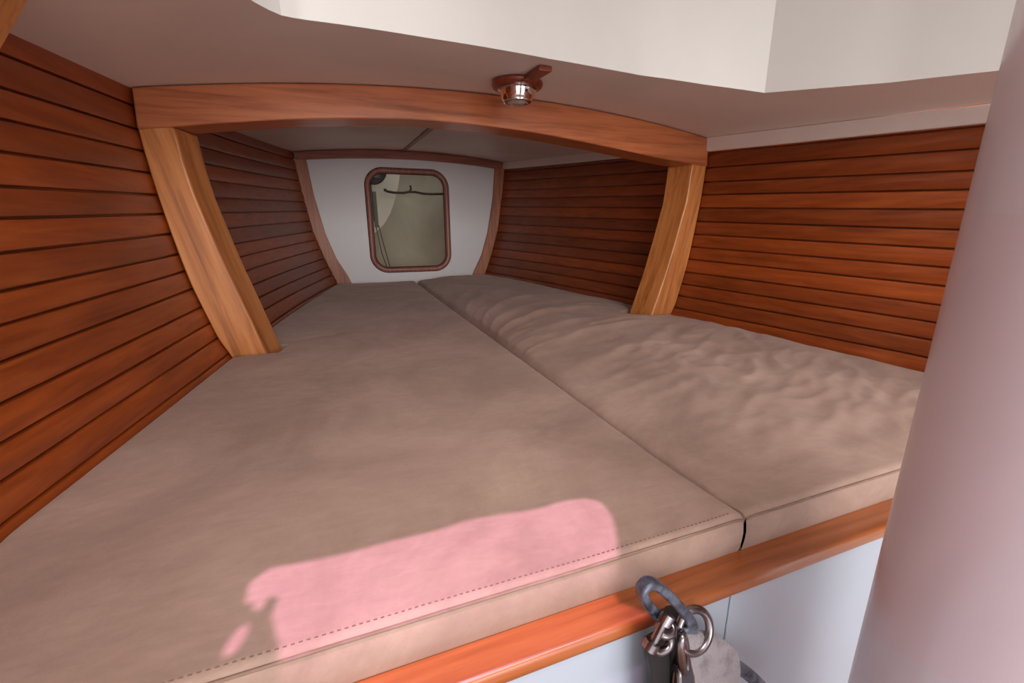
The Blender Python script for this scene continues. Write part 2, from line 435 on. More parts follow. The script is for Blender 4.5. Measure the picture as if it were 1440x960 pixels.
# unseen roof, its holes outlined so the sun throws the wanted patch
PATCH = [(-1.625, 1.25), (-1.575, 1.295), (-1.50, 1.285), (-1.36, 1.275), (-1.22, 1.285), (-1.08, 1.285), (-.95, 1.30), (-.82, 1.29), (-.70, 1.275), (-.58, 1.285), (-.49, 1.27), (-.445, 1.225),
         (-.45, 1.14), (-.50, 1.04), (-.54, .97), (-.555, .92), (-.46, .815), (-1.0, .822), (-1.51, .822), (-1.515, 1.0), (-1.545, 1.10), (-1.535, 1.16), (-1.565, 1.18), (-1.575, 1.13), (-1.595, 1.14), (-1.60, 1.17), (-1.62, 1.17)]
def to_roof(p, z): k = z/SUN_D.z; return (p[0]+SUN_D.x*k, p[1]+SUN_D.y*k)
def slab_with_hole(outer, hole, z0, z1, name, mat, kind):
    # fan between the hole loop and a rectangle, sampled by angle about the hole's centre
    me = bpy.data.meshes.new(name); bm = bmesh.new()
    es = []
    for loop in [outer]+hole:
        v = [bm.verts.new((p[0], p[1], 0)) for p in loop]
        es += [bm.edges.new((v[i], v[(i+1) % len(v)])) for i in range(len(v))]
    bmesh.ops.triangle_fill(bm, use_beauty=True, edges=es)
    bm.verts.ensure_lookup_table(); bm.verts.index_update()
    vs_ = [(v.co.x, v.co.y) for v in bm.verts]; fs = [tuple(v.index for v in f.verts) for f in bm.faces]; bm.free()
    mb = MB(); n = len(vs_)
    V = [(x, y, z0) for x, y in vs_]+[(x, y, z1) for x, y in vs_]
    F = fs+[tuple(i+n for i in f[::-1]) for f in fs]
    o_ = 0
    for lp in [outer]+hole:
        k = len(lp); F += [(o_+i, o_+(i+1) % k, n+o_+(i+1) % k, n+o_+i) for i in range(k)]; o_ += k
    mb.add(V, F); return mb.build(name, mat, kind=kind)
BLOB = [(-1.618+.020*math.cos(a)+.012*math.sin(a), 1.055+.045*math.sin(a)) for a in np.linspace(0, 2*math.pi, 13)[:-1]]
hole = [[to_roof(p, TOP) for p in PATCH], [to_roof(p, TOP) for p in BLOB]]
slab_with_hole([(-2.7, -3.0), (2.7, -3.0), (2.7, 3.05), (-2.7, 3.05)], hole, TOP+.001, TOP+.012, 'ceiling_trunk_roof', M_TRUNK, 'structure')

# cove strips where the boards meet the deckhead on the right
def cove(name, side, y0, y1, ta, tb, out):
    mb = MB(); rows = []
    for k in range(41):
        y = y0+(y1-y0)*k/40; zs = zscale(y); r = []
        xa = abs(hull(ta, y, side)[0]); xb = abs(hull(tb, y, side)[0])
        zc_ = ceil_z(xb-out, y)
        prof = [(xa+.02, ta*zs), (xa-out*.75, ta*zs), (xa-out*.95, ta*zs+.012), (xa-out, ta*zs+.03), (xb-out*1.02, zc_-.004), (xb+.03, zc_-.004)]
        r = [(side*px, y, pz) for px, pz in prof]; rows.append(r)
    mb.grid(rows, closed_v=True)
    mb.add(rows[0], [tuple(range(6))]); mb.add(rows[-1], [tuple(range(6))])
    return mb.build(name, M_CEIL, kind='structure', smooth=True)
cove('trim_1', 1, -1.0, YF-.002, 1.832, 1.95, .05)
cove('trim_2', 1, YF+.30, YB-.01, 1.86, 1.95, .05)

# ---------------------------------------------------------------- ring frame (arched beam on two curved posts)
DEP = .29
ring = thing('arched_frame', (0, YF+DEP/2, 0), 'large varnished wood arch with curved posts spanning the berth, nearer of the two arches', 'wooden frame')
BX = [-2.52, -2.338, -2.162, -1.8, -1.469, -.933, -.404, 0, .40, .753, 1.1, 1.431, 1.8, 2.1, 2.363, 2.56]
BZ = [1.70, 1.728, 1.765, 1.812, 1.848, 1.886, 1.902, 1.903, 1.892, 1.862, 1.826, 1.784, 1.74, 1.71, 1.694, 1.68]
co = np.polyfit(BX, BZ, 4); beam_bot = lambda x: float(np.polyval(co, x))
def frame_part(name, poly_f, mat, parent, y0, y1, bevel=.012):
    mb = MB(); n = len(poly_f)
    mb.prism([(x, y0, z) for x, z in poly_f], [(x, y1, z) for x, z in poly_f])
    return mb.build(name, mat, parent, bevel=bevel, angle=40)
def strip_solid(name, rows_front, mat, parent, y0, y1, bevel=.012, splay=0.0):
    """rows_front: list of (ax,az,bx,bz) pairs along the member"""
    mb = MB(); rows = []
    for ax, az, bx, bz in rows_front:
        rows.append([(ax, y0, az), (bx, y0, bz), (bx-math.copysign(splay, bx), y1, bz), (ax-math.copysign(splay*.4, ax), y1, az)])
    mb.grid(rows, closed_v=True); mb.add(rows[0], [(0, 1, 2, 3)]); mb.add(rows[-1], [(3, 2, 1, 0)])
    return mb.build(name, mat, parent, bevel=bevel, angle=40)
R_ = []
for i in range(49):
    u_ = -1+2*i/48; xt = u_*2.545; xb_ = u_*2.56
    R_.append((xt, ceil_z(xt, YF)-.006, xb_, beam_bot(xb_)))
strip_solid('beam', R_, M_BEAM, ring, YF-.012, YF+DEP)
PIN = [(-.16, 1.925), (-.03, 1.972), (.2, 2.03), (.475, 2.102), (.7, 2.163), (.95, 2.222), (1.264, 2.292), (1.46, 2.32), (1.74, 2.345)]
PINR = [(-.16, 1.905), (.037, 1.966), (.474, 2.112), (.869, 2.22), (1.292, 2.325), (1.464, 2.342), (1.74, 2.365)]
for side in (-1, 1):
    R_ = []
    zt = 1.73 if side < 0 else 1.70
    for i in range(37):
        z = -.155+(zt+.155)*i/36
        R_.append((side*(abs(hull_x(YF, z, side))-.012), z, side*ip(PIN if side < 0 else PINR, z), z))
    strip_solid('post', R_, M_POSTF if side < 0 else M_POST, ring, YF, YF+DEP-.005, splay=.07 if side < 0 else .095)

# bow frame and white bulkhead -----------------------------------------------------
BO = [(-.16, 1.40), (-.065, 1.46), (.09, 1.515), (.48, 1.665), (.94, 1.80), (1.08, 1.835), (1.70, 1.925), (2.06, 1.97), (2.36, 1.995)]
BI = [(-.16, 1.13), (0, 1.226), (.11, 1.262), (.495, 1.462), (.95, 1.605), (1.65, 1.735), (2.27, 1.792)]
bow = thing('bow_frame', (0, YB+.05, -.16), 'small slender wood arch around the white bow panel, farther arch', 'wooden frame')
R_ = []
for i in range(41):
    u_ = -1+2*i/40; xt = u_*2.0; xb_ = u_*1.93
    zt = ceil_z(xt, YB)-.008
    zb_ = 2.345-.088*(xb_/1.79)**2
    R_.append((xt, zt, xb_, zb_))
strip_solid('beam', R_, M_BOWX, bow, YB-.012, YB+.10, .008)
for side in (-1, 1):
    R_ = []
    for i in range(31):
        z = -.155+(2.26+.155)*i/30
        R_.append((side*(ip(BO, z)-.004), z, side*ip(BI, z), z))
    strip_solid('post', R_, M_BOW, bow, YB, YB+.095, .008)

def rrect(cx, cz, hw, hh, r, n=14, off=0.0):
    pts = []
    hw += off; hh += off; r += off
    for (sx, sz, a0) in ((1, 1, 0), (-1, 1, 90), (-1, -1, 180), (1, -1, 270)):
        for k in range(n+1):
            a = math.radians(a0+90*k/n); pts.append((cx+sx*(hw-r)+r*math.cos(a), cz+sz*(hh-r)+r*math.sin(a)))
    return pts
HOLE = (-.015, 1.185, .725, .91, .26)
outer = []
for z in np.linspace(-.6, 2.5, 14): outer.append((-(abs(hull_x(YB, float(z), -1))+.12), float(z)))
for x in np.linspace(-1.95, 1.95, 15): outer.append((float(x), ceil_z(float(x), YB+.1)+.03))
for z in np.linspace(2.5, -.6, 14): outer.append((abs(hull_x(YB, float(z), 1))+.12, float(z)))
def xz_slab(outer, hole, y0, y1):
    bm = bmesh.new(); es = []
    for loop in (outer, hole):
        v = [bm.verts.new((p[0], p[1], 0)) for p in loop]
        es += [bm.edges.new((v[i], v[(i+1) % len(v)])) for i in range(len(v))]
    bmesh.ops.triangle_fill(bm, use_beauty=True, edges=es)
    bm.verts.index_update(); vs_ = [(v.co.x, v.co.y) for v in bm.verts]
    fs = [tuple(v.index for v in f.verts) for f in bm.faces]; bm.free()
    mb = MB(); n = len(vs_); no, nh = len(outer), len(hole)
    F = fs+[tuple(i+n for i in f[::-1]) for f in fs]
    F += [(i, (i+1) % no, n+(i+1) % no, n+i) for i in range(no)]
    F += [(no+i, no+(i+1) % nh, n+no+(i+1) % nh, n+no+i) for i in range(nh)]
    mb.add([(x, y0, z) for x, z in vs_]+[(x, y1, z) for x, z in vs_], F); return mb
xz_slab(outer, rrect(*HOLE), YB+.097, YB+.14).build('wall_bow', M_WHITE, kind='structure')
# rim around the opening
mb = MB(); rows = []
prof = [(.085, .097), (.085, .075), (.070, .060), (.045, .052), (.02, .058), (.0, .075), (.0, .15)]
for off, dy in prof:
    rows.append([(x, YB+dy, z) for x, z in rrect(*HOLE, off=off-.005)])
mb.grid(rows, closed_v=True)
rim = mb.build('locker_opening_rim', M_RIM, smooth=True, label='rounded reddish wood rim around the opening in the white bow panel', cat='opening frame')
mb = MB()
for off, dy, r in ((-.012, .12, .012), (.088, .094, .008)):
    mb.tube([(x, YB+dy, z) for x, z in rrect(*HOLE, off=off)], r, 8, closed=True)
mb2 = MB(); mb2.v, mb2.f, mb2.attr = mb.v, mb.f, mb.attr
g_ = mb2.build('gasket', M_SHADE, smooth=True); g_.parent = rim; g_.location = g_.location-rim.location

# chain locker seen through the opening
LK = [(-2.0, YB+.15), (-1.75, 9.9), (-1.15, 10.9), (-.4, 11.5), (.15, 11.6), (.7, 11.3), (1.35, 10.5), (1.8, 9.7), (2.0, YB+.15)]
mb = MB(); rows = []
for z in np.linspace(-.8, 2.75, 8):
    k = .62+.38*(z+.8)/3.55; rows.append([(x*k, YB+.15+(y-YB-.15)*k, float(z)) for x, y in LK])
mb.grid(rows)
lk = mb.build('wall_locker', M_LOCK, kind='structure', smooth=True)
mb = MB(); mb.box(-2.1, 2.1, YB+.15, 11.7, 2.75, 2.8); mb.build('ceiling_locker', M_LOCK, kind='structure')
# pale panel added in the shape of the lit area on the left
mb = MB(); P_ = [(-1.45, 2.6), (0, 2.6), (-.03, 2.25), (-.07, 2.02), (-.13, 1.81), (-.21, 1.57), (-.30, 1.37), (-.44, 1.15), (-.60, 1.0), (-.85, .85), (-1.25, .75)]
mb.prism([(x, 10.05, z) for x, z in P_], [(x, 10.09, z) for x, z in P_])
mb.build('locker_lit_area', M_LOCKL, label='pale curved panel standing for light at left inside the bow locker opening', cat='panel')
# windlass motor, cable, strip, lines
wl = thing('windlass_motor', (-.72, 9.75, 2.0), 'black round windlass motor at the upper left inside the bow locker', 'windlass')
mb = MB(); rows = []
def disc(mb, cx, cy, cz, r, h, n=28):
    mb.add([(cx+r*math.cos(2*math.pi*i/n), cy, cz+r*math.sin(2*math.pi*i/n)) for i in range(n)] +
           [(cx+r*math.cos(2*math.pi*i/n), cy+h, cz+r*math.sin(2*math.pi*i/n)) for i in range(n)],
           [tuple(range(n)), tuple(range(2*n-1, n-1, -1))]+[(i, n+i, n+(i+1) % n, (i+1) % n) for i in range(n)])
disc(mb, -.60, 9.72, 2.20, .26, .25)
mb.build('housing', M_BLACK, wl, bevel=.015)
mb = MB(); mb.box(-.66, -.50, 9.68, 9.719, 2.06, 2.11); mb.box(-.52, -.485, 9.68, 9.719, 2.05, 2.28); mb.box(-.70, -.675, 9.68, 9.719, 2.05, 2.28)
mb.build('bracket', M_GREY, wl, label='grey bracket')
mb = MB(); K = [(-.36, 1.845, .02), (-.2, 1.815, 0), (0, 1.815, 0), (.12, 1.84, 0), (.25, 1.84, 0), (.42, 1.81, 0), (.6, 1.805, 0), (.85, 1.815, 0), (1.3, 1.83, 0)]
K = [(x, 9.95+d_, z-.02) for x, z, d_ in K]
mb.tube(K, .024, 8); 
mb.tube([(.12, 9.95, 1.82), (.16, 9.94, 1.87), (.15, 9.94, 1.95)], .02, 8)
mb.tube([(-.37, 9.94, 1.825), (-.38, 9.94, 1.84), (-.36, 9.94, 1.86)], .03, 8)
mb.build('hose', M_ROPE, smooth=True, label='dark thin hose strung across the top of the bow locker', cat='hose')
mb = MB(); mb.box(-.65, -.575, 9.85, 9.9, 1.08, 1.80); mb.build('grey_batten', M_GREY, bevel=.008, label='upright grey strip hanging at left inside the bow locker', cat='strip')
for k, (pts) in enumerate(([(-.665, 1.98), (-.66, 1.6), (-.655, 1.2)], [(-.575, 1.12), (-.52, .8), (-.44, .40), (-.36, .0)], [(-.63, 1.08), (-.60, .85), (-.56, .55), (-.44, .1)])):
    mb = MB(); mb.tube([(x, 9.84-.03*k, z) for x, z in pts], .009, 6)
    mb.build('anchor_line', M_ROPE, smooth=True, cat='rope', group='thin lines in the bow locker',
             label=('short thin line above the grey strip, left edge of the bow locker', 'thin dark line slanting from the grey strip to the bottom of the bow locker', 'fainter slack line just left of the slanting one in the bow locker')[k])

# battens ------------------------------------------------------------------
def batten(name, x0, w, y0, y1, th, mat, **k):
    mb = MB(); rows = []
    for i in range(21):
        y = y0+(y1-y0)*i/20
        z = min(ceil_z(x0-w/2, y), ceil_z(x0+w/2, y))-.002
        rows.append([(x0-w/2, y, z), (x0-w/2, y, z-th), (x0+w/2, y, z-th), (x0+w/2, y, z)])
    mb.grid(rows, closed_v=True); mb.add(rows[0], [(0, 1, 2, 3)]); mb.add(rows[-1], [(3, 2, 1, 0)])
    return mb.build(name, mat, bevel=.005, **k)
batten('trim_3', -.07, .07, YF+DEP+.002, YB-.014, .02, M_DKWOOD, kind='structure')
batten('lamp_batten', .125, .095, 3.02, 3.30, .035, M_DKWOOD, label='short dark wooden batten on the ceiling running into the lamp base', cat='batten')

# ceiling lamp ------------------------------------------------------------------
lc = (.10, 3.49); lz = ceil_z(*lc)-.012
lamp = thing('ceiling_lamp', (lc[0], lc[1], lz), 'small chrome dome lamp on a round wooden base under the ceiling before the arch', 'lamp')
c = (lc[0], lc[1], lz)
mb = MB(); mb.lathe([(0, 0), (.185, 0), (.198, -.008), (.2, -.02), (.194, -.036), (.18, -.044), (0, -.044)], c, 48); mb.build('base', M_DKWOOD, lamp, smooth=True)
mb = MB(); mb.lathe([(.0, -.045), (.150, -.045), (.152, -.056), (.142, -.060), (.136, -.062), (.128, -.10), (.118, -.128), (.112, -.134), (.112, -.142), (.104, -.148), (.085, -.146), (.08, -.138), (0, -.138)], c, 48)
mb.build('shade', M_CHROME, lamp, smooth=True)
mb = MB(); mb.lathe([(.078, -.140), (.070, -.148), (.05, -.156), (.025, -.160), (0.0, -.161)], c, 32); mb.build('lens', M_LENS, lamp, smooth=True)
mb = MB(); a = math.radians(-80); disc_c = (c[0]+.128*math.cos(a), c[1]+.128*math.sin(a), c[2]-.088)
mb.tube([disc_c, (disc_c[0]+.008*math.cos(a), disc_c[1]+.012*math.sin(a), disc_c[2])], .008, 10); mb.build('switch', M_BLACK, lamp, smooth=True)

# curved knee at upper left --------------------------------------------------------
KI = [(1.86, 2.235), (1.80, 2.262), (1.72, 2.315), (1.64, 2.368), (1.5, 2.44), (1.35, 2.50), (1.1, 2.56), (.85, 2.60)]
KI = KI[::-1]; R_ = []
for i in range(31):
    z = .85+(1.79-.85+.05)*i/30
    xo = abs(hull_x(2.3, z, -1))-.006
    R_.append((-xo, z, -min(ip(KI, z), xo-.004), z))
for i, (ax, az, bx, bz) in enumerate(R_):
    pass
mb = MB(); rows = []
for ax, az, bx, bz in R_:
    rows.append([(ax, 2.10, az), (bx, 2.10, bz), (bx, 2.3, bz), (ax, 2.3, az)])
# stop below the deckhead
rows = [[(x, y, min(z, ceil_z(x, y)-.008)) for x, y, z in r] for r in rows]
mb.grid(rows, closed_v=True); mb.add(rows[0], [(0, 1, 2, 3)]); mb.add(rows[-1], [(3, 2, 1, 0)])
mb.build('wooden_knee', M_POST, bevel=.01, label='orange wood bracket cropped in the top left corner, against the boards', cat='bracket')

# ---------------------------------------------------------------- mattresses
TM = .16
YR = .972
def wr_noise(x, y, s, seed=0.0): return noise.noise(Vector((x*s[0], y*s[1], seed)))
def seg_ridge(x, y, pts, w, amp):
    best = 9; tt = 0; L_ = len(pts)-1
    for i in range(L_):
        ax, ay = pts[i]; bx, by = pts[i+1]; dx, dy = bx-ax, by-ay
        t = max(0, min(1, ((x-ax)*dx+(y-ay)*dy)/(dx*dx+dy*dy)))
        d = math.hypot(x-ax-t*dx, y-ay-t*dy)
        if d < best: best = d; tt = (i+t)/L_
    if best > 3*w: return 0
    return amp*math.exp(-(best/w)**2)*math.sin(math.pi*min(1, max(0, .06+.88*tt)))**.6
RIDGES = [  # creases on the right cushion, from the seam towards the ring post
    ([(.05, 3.10), (.45, 3.32), (1.0, 3.55), (1.7, 3.75)], .07, .026),
    ([(.05, 3.55), (.40, 3.75), (.9, 3.95), (1.6, 4.0), (2.0, 3.95)], .07, .020),
    ([(.05, 3.9), (.35, 4.2), (.8, 4.5), (1.4, 4.65), (1.9, 4.55)], .07, .028),
    ([(.05, 4.2), (.3, 4.55), (.75, 4.95), (1.3, 5.2), (1.9, 5.0)], .08, .022),
    ([(.05, 4.55), (.3, 5.0), (.7, 5.45), (1.2, 5.8), (1.8, 5.7)], .08, .028),
    ([(.05, 5.0), (.25, 5.5), (.6, 6.1), (1.1, 6.5), (1.6, 6.4)], .09, .020),
    ([(.05, 5.7), (.25, 6.2), (.5, 6.7), (.8, 6.9)], .08, .022),
    ([(.08, 7.5), (.25, 7.8), (.4, 7.9)], .06, .02),
    ([(.05, 3.35), (.3, 3.5), (.6, 3.62)], .04, .016),
    ([(.05, 3.72), (.3, 3.98), (.6, 4.18)], .04, .016),
    ([(.05, 4.05), (.25, 4.38), (.55, 4.72)], .04, .018),
    ([(.05, 4.38), (.25, 4.78), (.5, 5.15)], .045, .016),
    ([(.1, 2.6), (.5, 2.75), (1.1, 2.95), (1.6, 3.3)], .08, .016),
    ([(.04, 3.18), (.2, 3.26), (.45, 3.38)], .028, .021), ([(.04, 3.40), (.22, 3.52), (.5, 3.66)], .026, .021),
    ([(.04, 3.62), (.2, 3.78), (.42, 3.92)], .028, .022), ([(.04, 3.86), (.2, 4.06), (.4, 4.24)], .028, .022),
    ([(.04, 4.12), (.18, 4.36), (.38, 4.60)], .030, .022), ([(.04, 4.40), (.18, 4.68), (.36, 4.94)], .032, .022),
    ([(.04, 4.72), (.18, 5.02), (.36, 5.32)], .034, .022), ([(.04, 5.10), (.16, 5.45), (.3, 5.8)], .04, .021),
    ([(.5, 3.42), (1.0, 3.72), (1.5, 3.88), (1.9, 3.86)], .035, .021), ([(.55, 4.3), (1.0, 4.62), (1.6, 4.85), (1.95, 4.7)], .04, .024),
]
def htop(side, x, y):
    if side > 0:
        h = .035*min(1, max(0, (y-1.2)/2))+.035*min(1, max(0, (y-2.5)/1.5))+.03*min(1, max(0, (y-6)/2))
        h *= .3+.7*sm_(0, .8, x)
        for P, w, a in RIDGES: h += seg_ridge(x, y, P, w, a*1.3)
        h -= .03*math.exp(-((x-2.0)/.4)**2-((y-4.15)/.5)**2)
        f = min(1, max(0, (x-.15)/.5))*min(1, max(0, (y-1.0)/.4))*(1-min(1, max(0, (y-3.0)/1.0)))*sm_(0, .7, 2.55-x)
        rx, ry = x*.82+y*.57, -x*.57+y*.82
        n = wr_noise(rx, ry, (2.0, 5.0), 3.1); n2 = wr_noise(rx+.3*n, ry, (4.0, 9.0), 7.7)
        n3 = wr_noise(rx*.6-ry, ry+rx*.5, (2.6, 5.5), 9.2)
        h += f*(.018*(1-abs(n)*2.2)+.007*(1-abs(n2)*2)+.012*(1-2.2*abs(n3)))
        h += .008*wr_noise(x, y, (1.5, 1.5), 1)
        h += .006*(1-f)*wr_noise(rx, ry, (3, 7), 5)
    else:
        h = .012*wr_noise(x, y, (.9, .9), 11)+.005*wr_noise(x, y, (2.6, 4.0), 4)+.002*wr_noise(x, y, (9, 14), 2)
        h += .03*min(1, max(0, (y-6)/2.5))
        P = [(-1.98, 4.35), (-1.7, 4.5), (-1.3, 4.62), (-.9, 4.66)]
        h -= seg_ridge(x, y, P, .05, .018)
        h += seg_ridge(x, y, [(-1.4, 1.75), (-1.0, 1.85), (-.7, 2.0)], .08, .006)
        h += seg_ridge(x, y, [(-.9, 1.3), (-.7, 1.75), (-.55, 2.3)], .07, .007)
    return h
def sm_(a, b_, v):
    t = max(0, min(1, (v-a)/(b_-a))); return t*t*(3-2*t)
def edge_x(side, y):
    z = 0
    hx = abs(hull_x(y, z, side))-.012
    # clear of the ring post
    notch = sm_(YF-.05, YF-.012, y)*(1-sm_(YF+DEP+.01, YF+DEP+.16, y))
    pin = (1.905 if side < 0 else 1.885)-(.06 if side < 0 else .09)*sm_(YF, YF+DEP, y)
    hx = hx*(1-notch)+(pin)*notch
    if y > YB-.03: hx = min(hx, 1.4)
    return hx
def mattress(side):
    name = 'berth_cushion'
    label = ('long flat taupe suede berth cushion on the left, with a pink sunlit patch' if side < 0
             else 'wrinkled taupe suede berth cushion on the right, creased beside the right post')
    c0 = thing(name, (side*1.2, 4.5, -TM), label, 'mattress', None)
    ys = list(np.linspace(YR, YR+.12, 9))+list(np.linspace(YR+.14, 3.0, 90))+list(np.linspace(3.02, 3.9, 46))+list(np.linspace(3.92, 4.42, 46))+list(np.linspace(4.44, YB-.16, 190))+list(np.linspace(YB-.15, YB-.016, 10))
    nu = 110
    us = [(1-math.cos(math.pi*i/nu))/2*.35+(i/nu)*.65 for i in range(nu+1)]
    us = sorted(set(us+[.004, .01, .02]))
    y0, y1 = ys[0], ys[-1]
    def xs(y):
        s0 = .016+.012*wr_noise(0, y, (1, 1.3), 2)*0
        if side > 0: s0 = .007
        if side < 0: s0 = .007
        return s0
    RS, RH, RF, RB = (.075 if side < 0 else .11), .05, .022, .20
    def rnd(d, r): return -r+math.sqrt(max(0, r*r-(r-d)**2)) if d < r else 0
    # top surface
    mb = MB(); rows = []
    for y in ys:
        a, b_ = xs(y), edge_x(side, y); row = []
        # rounded corners in plan at front and bow end
        for u_ in us:
            x = a+(b_-a)*u_
            dS, dH, dF, dB = x-a, b_-x, y-y0, y1-y
            z = htop(side, side*x if side < 0 else x, y)
            e = sm_(0, .05, min(dS, dH, dF+.02, dB))
            z = z*e
            kS = .10+.45*sm_(0, .45, dF)
            z += kS*rnd(dS, RS)+.5*rnd(dH, RH)+.45*rnd(dF, RF)+.45*rnd(dB, RB)
            xx = x
            # plump front corner
            yy = y
            if dS < .09: # puckers down the seam edge
                z += .004*math.sin(y*23+2*math.sin(y*5))*(1-dS/.09)*(1 if side > 0 else .3)
            if y > y1-.25: # bow corners rounded in plan
                q = (y-(y1-.25))/.25; xx = x+(.10*(1-math.sqrt(max(0, 1-q*q))))*(1-2*u_)
            row.append((side*xx, yy, z))
        rows.append(row)
    # skirts
    def skirt(line, nrm):
        R = []
        for q, (bulge, dz) in enumerate(((0, 0), (.008, .18), (.012, .4), (.010, .65), (.004, .9), (0, 1))):
            R.append([(p[0]+nrm[0]*bulge, p[1]+nrm[1]*bulge, p[2]*(1-dz)+(-TM+.002)*dz) for p in line])
        return R
    mb.grid(rows)
    fr = skirt(rows[0], (0, -.9)); mb.grid(fr)
    bk = skirt(rows[-1], (0, .5)); mb.grid(bk)
    s_ = skirt([r[0] for r in rows], (-side*.6, 0)); mb.grid(s_)
    hl = [r[-1] for r in rows]; Hs = []
    for dz in (0, .25, .5, .75, 1):
        Hs.append([(side*min(abs(p[0]), abs(hull_x(p[1], p[2]*(1-dz)-TM*dz, side))-.02), p[1], p[2]*(1-dz)+(-TM+.002)*dz) for p in hl])
    mb.grid(Hs)
    mb.build('cover', M_FAB, c0, smooth=True)
    # felled seam and stitching along the front top edge
    mb = MB(); pts = [(p[0], p[1]-.004, p[2]-.006) for p in rows[0]]
    mb.tube(pts, .0045, 8); mb.build('seam', M_PIPING, c0, smooth=True)
    if side > 0: return c0
    mb = MB(); line = [(p[0], YR+.020, p[2]) for p in rows[1]]
    acc = 0; step = .018
    L_ = [Vector(p) for p in line]; xs_ = [abs(p.x) for p in L_]
    x = xs_[0]+.05
    while x < xs_[-1]-.05:
        def at_(xx): return Vector((side*xx, float(np.interp(xx, xs_, [p.y for p in L_])), float(np.interp(xx, xs_, [p.z for p in L_]))+.0015))
        mb.tube([at_(x), at_(x+.009)], .0016, 5); x += step
    mb.build('stitching', M_THREAD, c0, smooth=True)
    return c0
mattress(-1); mattress(1)

# ---------------------------------------------------------------- berth base, rail, cabinet face
mb = MB(); rows = []
for y in np.linspace(.932, YB-.01, 30):
    h1 = abs(hull_x(float(y), -.24, -1))-.05
    rows.append([(-h1, y, -.22), (h1, y, -.22), (h1, y, -.1635), (-h1, y, -.1635)])
mb.grid(rows, closed_v=True); mb.add(rows[0], [(0, 1, 2, 3)]); mb.add(rows[-1], [(3, 2, 1, 0)])
mb.build('berth_platform', M_GROOVE, kind='structure')  # hidden platform under the cushions, coloured dark to keep their gap dark
rail = MB(); rows = []
prof = [(.968, -.165), (.895, -.166), (.880, -.169), (.868, -.177), (.862, -.189), (.862, -.205), (.868, -.213), (.885, -.217), (.926, -.217), (.926, -.1645), (.968, -.1645)]
prof = [(.968, -.1615), (.898, -.1625), (.882, -.1655), (.869, -.173), (.862, -.185), (.861, -.202), (.866, -.211), (.880, -.216), (.9285, -.216), (.9285, -.19), (.9285, -.1635)]
prof = [(.9735, -.1590), (.90, -.1592), (.878, -.1596), (.8715, -.1610), (.8665, -.1640), (.8635, -.1690), (.862, -.175), (.861, -.200), (.8625, -.208), (.867, -.214), (.874, -.216), (.9295, -.216), (.9295, -.1625), (.9735, -.1625)]
for x in np.linspace(-2.40, 2.45, 60): rows.append([(float(x), y, z) for y, z in prof])
rail.grid(rows, closed_v=True); n = len(prof)
rail.add(rows[0], [tuple(range(n))]); rail.add(rows[-1], [tuple(range(n-1, -1, -1))])
rail.build('berth_rail', M_RAIL, smooth=True, label='glossy varnished wood rail along the front edge of the berth', cat='rail')
FZ = -ZB/U
cab = thing('berth_cabinet', (0, .905, FZ), 'glossy white cabinet front below the wooden berth rail', 'cabinet')
mb = MB(); P_ = [(-2.08, FZ+.002), (-.125, FZ+.002), (-.125, -.222), (-2.36, -.222)]; mb.prism([(x, .885, z) for x, z in P_], [(x, .925, z) for x, z in P_]); mb.build('panel', M_CAB, cab, bevel=.004)
mb = MB(); P_ = [(-.117, FZ+.002), (2.12, FZ+.002), (2.42, -.222), (-.117, -.222)]; mb.prism([(x, .885, z) for x, z in P_], [(x, .925, z) for x, z in P_]); mb.build('door', M_CAB, cab, bevel=.004)
mb = MB(); mb.box(-1.88, 1.88, .9252, .9272, FZ+.01, -.23); mb.build('backing', M_GROOVE, cab)

# ---------------------------------------------------------------- mast post
mc = (.132, .297); mr_ = .30
mb = MB(); rows = []
n = 72
def mast_ring(z):
    out = []
    for j in range(n):
        a = 2*math.pi*j/n; cx_, sy_ = math.cos(a), math.sin(a)
        out.append((mc[0]+mr_*cx_, mc[1]+mr_*sy_, z))
    return out
for z in (FZ+.002, -1, -.4, .2, .8, 1.4, 2.0, 2.6, TOP-.003): rows.append(mast_ring(z))
mb.grid(rows, closed_v=True); mb.add(rows[0], [tuple(range(n))]); mb.add(rows[-1], [tuple(range(n-1, -1, -1))])
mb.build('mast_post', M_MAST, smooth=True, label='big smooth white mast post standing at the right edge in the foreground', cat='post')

# ---------------------------------------------------------------- safety tether hanging over the rail
T = thing('safety_tether', (-.47, .80, -.2), 'metal snap shackle with ring, chain and grey webbing hanging over the berth rail', 'tether')
def loop2(c, ax, az, rx, rz, n=40, y=.80, tilt=0, dy=0):
    """closed elongated loop in a near-vertical plane: c centre, (ax,az) unit long axis"""
    pts = []
    for i in range(n):
        a = 2*math.pi*i/n; u_ = math.copysign(abs(math.cos(a))**.85, math.cos(a))*rx; v_ = math.sin(a)*rz
        pts.append((c[0]+ax*u_-az*v_, y+tilt*v_+dy*u_, c[1]+az*u_+ax*v_))
    return pts
def flat_loop(mb, outer, inner, y0, y1, tiltf):
    rows = [[(x, y0+tiltf(x, z), z) for x, z in outer], [(x, y0+tiltf(x, z), z) for x, z in inner], [(x, y1+tiltf(x, z), z) for x, z in inner], [(x, y1+tiltf(x, z), z) for x, z in outer]]
    mb.grid(rows, closed_u=True, closed_v=True)
ax, az = .62, -.785
ln = math.hypot(ax, az); ax /= ln; az /= ln
def ell(c, rx, rz, n=44, p=.75):
    o = []
    for i in range(n):
        a = 2*math.pi*i/n; u_ = math.copysign(abs(math.cos(a))**p, math.cos(a))*rx; v_ = math.copysign(abs(math.sin(a))**p, math.sin(a))*rz
        o.append((c[0]+ax*u_-az*v_, c[1]+az*u_+ax*v_))
    return o
mb = MB(); c_ = (-.478, -.085)
flat_loop(mb, ell(c_, .165, .047), ell((c_[0]-ax*.022, c_[1]-az*.022), .118, .017), .782, .822, lambda x, z: 0)
